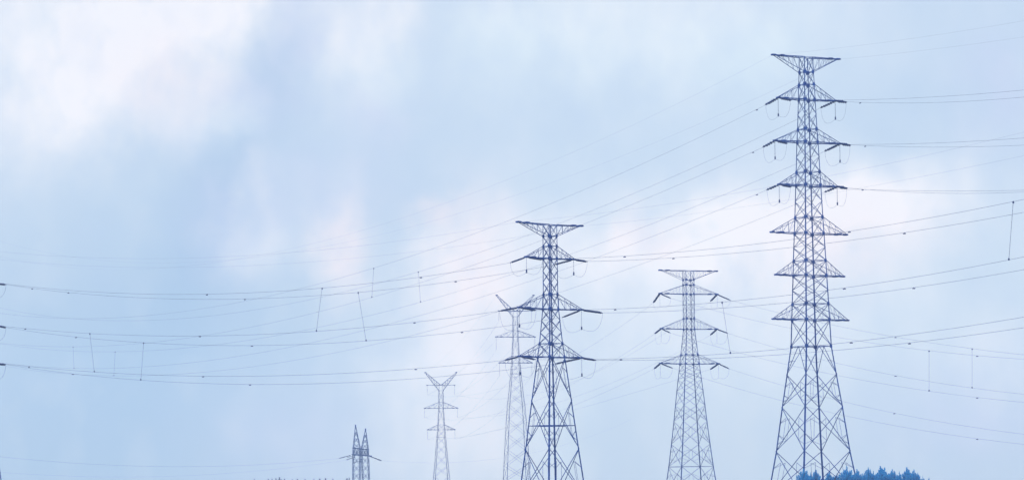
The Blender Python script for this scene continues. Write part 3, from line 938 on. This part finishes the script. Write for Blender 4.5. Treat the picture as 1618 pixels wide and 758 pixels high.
# ------------------------------------------------------------------ trees
def crown_mesh(name, seed, H, rad, lm, shoots, leafs, size, y0=.25):
    rnd = random.Random(seed)
    mb = MB()
    twig = MB()
    for i in range(shoots):
        an = rnd.uniform(0, 2 * math.pi); rr = rad * math.sqrt(rnd.random())
        h0 = H * rnd.uniform(y0, .55)
        top = H * (1 - .3 * (rr / rad) ** 1.6) * rnd.uniform(.86, 1.0)
        if i == 0: rr, top = 0, H
        b = Vector((math.cos(an) * rr * .55, math.sin(an) * rr * .55, h0))
        e = Vector((math.cos(an) * rr, math.sin(an) * rr, max(top, h0 + .5)))
        bend = Vector((rnd.uniform(-.15, .15), rnd.uniform(-.15, .15), 0))
        tip_part = rnd.uniform(.0, .1)
        for k in range(leafs):
            t = rnd.random() ** .75
            p = b.lerp(e, t) + bend * math.sin(math.pi * t)
            spread = (.36 * (1 - t) + .1) * rad * .55
            o = Vector((rnd.gauss(0, 1), rnd.gauss(0, 1), rnd.gauss(0, .8))) * spread * .6
            p = p + o
            sz = size * rnd.uniform(.5, 1.25)
            up_ = Vector((rnd.gauss(0, .5), rnd.gauss(0, .5), 1)).normalized()
            sd2 = up_.cross(Vector((rnd.gauss(0, 1), rnd.gauss(0, 1), rnd.gauss(0, .3)))).normalized()
            n = up_.cross(sd2) * sz * .25
            mb.poly([p - sd2 * sz * .32, p + up_ * sz * .3 + n, p + up_ * sz, p + sd2 * sz * .32 + n * .5],
                    [(0, 3, 1), (1, 3, 2)])
        twig.tube([b, b.lerp(e, .5) + bend, e + Vector((0, 0, H * tip_part * .6))], [.05, .025, .006], 4)
    o = mb.build(name, lm)
    me = o.data
    bpy.data.objects.remove(o)
    w = twig.build('w', TWIG); wm = w.data; bpy.data.objects.remove(w)
    return me, wm
def trunk_mesh(seed, H):
    rnd = random.Random(seed)
    mb = MB()
    pts = [Vector((rnd.uniform(-.05, .05) * i, rnd.uniform(-.05, .05) * i, H * .85 * i / 6 - (.15 if i == 0 else 0))) for i in range(7)]
    mb.tube(pts, [.16 * (1 - i / 7.5) + .01 for i in range(7)], 7)
    for k in range(12):
        z = H * rnd.uniform(.2, .7); an = rnd.uniform(0, 6.28)
        p = Vector((0, 0, z))
        q = p + Vector((math.cos(an) * .7, math.sin(an) * .7, .6 + rnd.random() * .5))
        mb.tube([p, p.lerp(q, .5) - Vector((0, 0, .08)), q], [.045, .03, .012], 5)
    o = mb.build('trunk', BARK); me = o.data
    bpy.data.objects.remove(o)
    return me
H0 = 5.0
VAR = [(crown_mesh('crown', 10 + i, H0, 1.35, LEAF, 34, 200, .2, .3), trunk_mesh(30 + i, H0)) for i in range(4)]
def tree(px, py, D, var, width, label, group, name='conifer_tree', cat='tree'):
    P = at(px, py, D)
    (cm, wm), tm = VAR[var] if name == 'conifer_tree' else FAR[var]
    s_ = P.z / H0
    root = empty(name, Vector((P.x, P.y, 0)), random.uniform(0, 6.28))
    root.scale = (s_ * width, s_ * width, s_)
    tag(root, label, cat, group)
    for nm, me in (('crown', cm), ('trunk', tm), ('twigs', wm)):
        o = bpy.data.objects.new(nm, me); C.objects.link(o); o.parent = root
    return root
ORD = ['first', 'second', 'third', 'fourth', 'fifth', 'sixth', 'seventh', 'eighth', 'ninth', 'tenth', 'eleventh', 'twelfth',
       'thirteenth', 'fourteenth', 'fifteenth', 'sixteenth', 'seventeenth', 'eighteenth', 'nineteenth', 'twentieth', 'twenty-first', 'twenty-second']
spots = [(1270, 740, 436, 1.0), (1281, 746, 462, .8), (1289, 742, 462, .9), (1311, 744, 463, .9), (1322, 748, 463, .7), (1338, 737, 437, 1.05), (1354, 741, 440, .9),
         (1363, 747, 444, .8), (1372, 738, 437, .75), (1380, 744, 452, .8), (1391, 736, 436, .85), (1398, 738, 441, .85), (1410, 741, 438, .8), (1421, 745, 444, .8),
         (1433, 738, 437, .9), (1444, 741, 441, .7), (1450, 746, 438, .6), (1458, 752, 437, .6), (1468, 754, 440, .55)]
for i, (x, y, D, w) in enumerate(spots):
    where = 'starting inside the tallest pylon' if x < 1330 else ('at the tallest pylon' if x < 1360 else 'beside the tallest pylon')
    tree(x, y, D, i % 4, w, f'blue pointed tree, {ORD[i]} from left in the row {where}', 'blue trees at the foot of the tallest pylon')
FAR = [(crown_mesh('crown', 60 + i, H0, .9, LEAF_FAR, 12, 60, .5), trunk_mesh(70 + i, H0)) for i in range(3)]
fx = [(402, 756.5), (424, 756), (430, 756.5), (436, 755), (441.5, 753.5), (450, 756), (462, 757), (470, 756), (482, 757), (496, 756.3), (505, 755.5), (514, 754.8), (526, 756), (548, 755), (552, 754.5)]
for i, (x, y) in enumerate(fx):
    tree(x, y + .6, 1010 + (i * 37) % 60, i % 3, 1.0, f'tiny dark treetop on the bottom edge, {ORD[i]} from left of its row', 'far treetops on the bottom edge', name='far_tree')
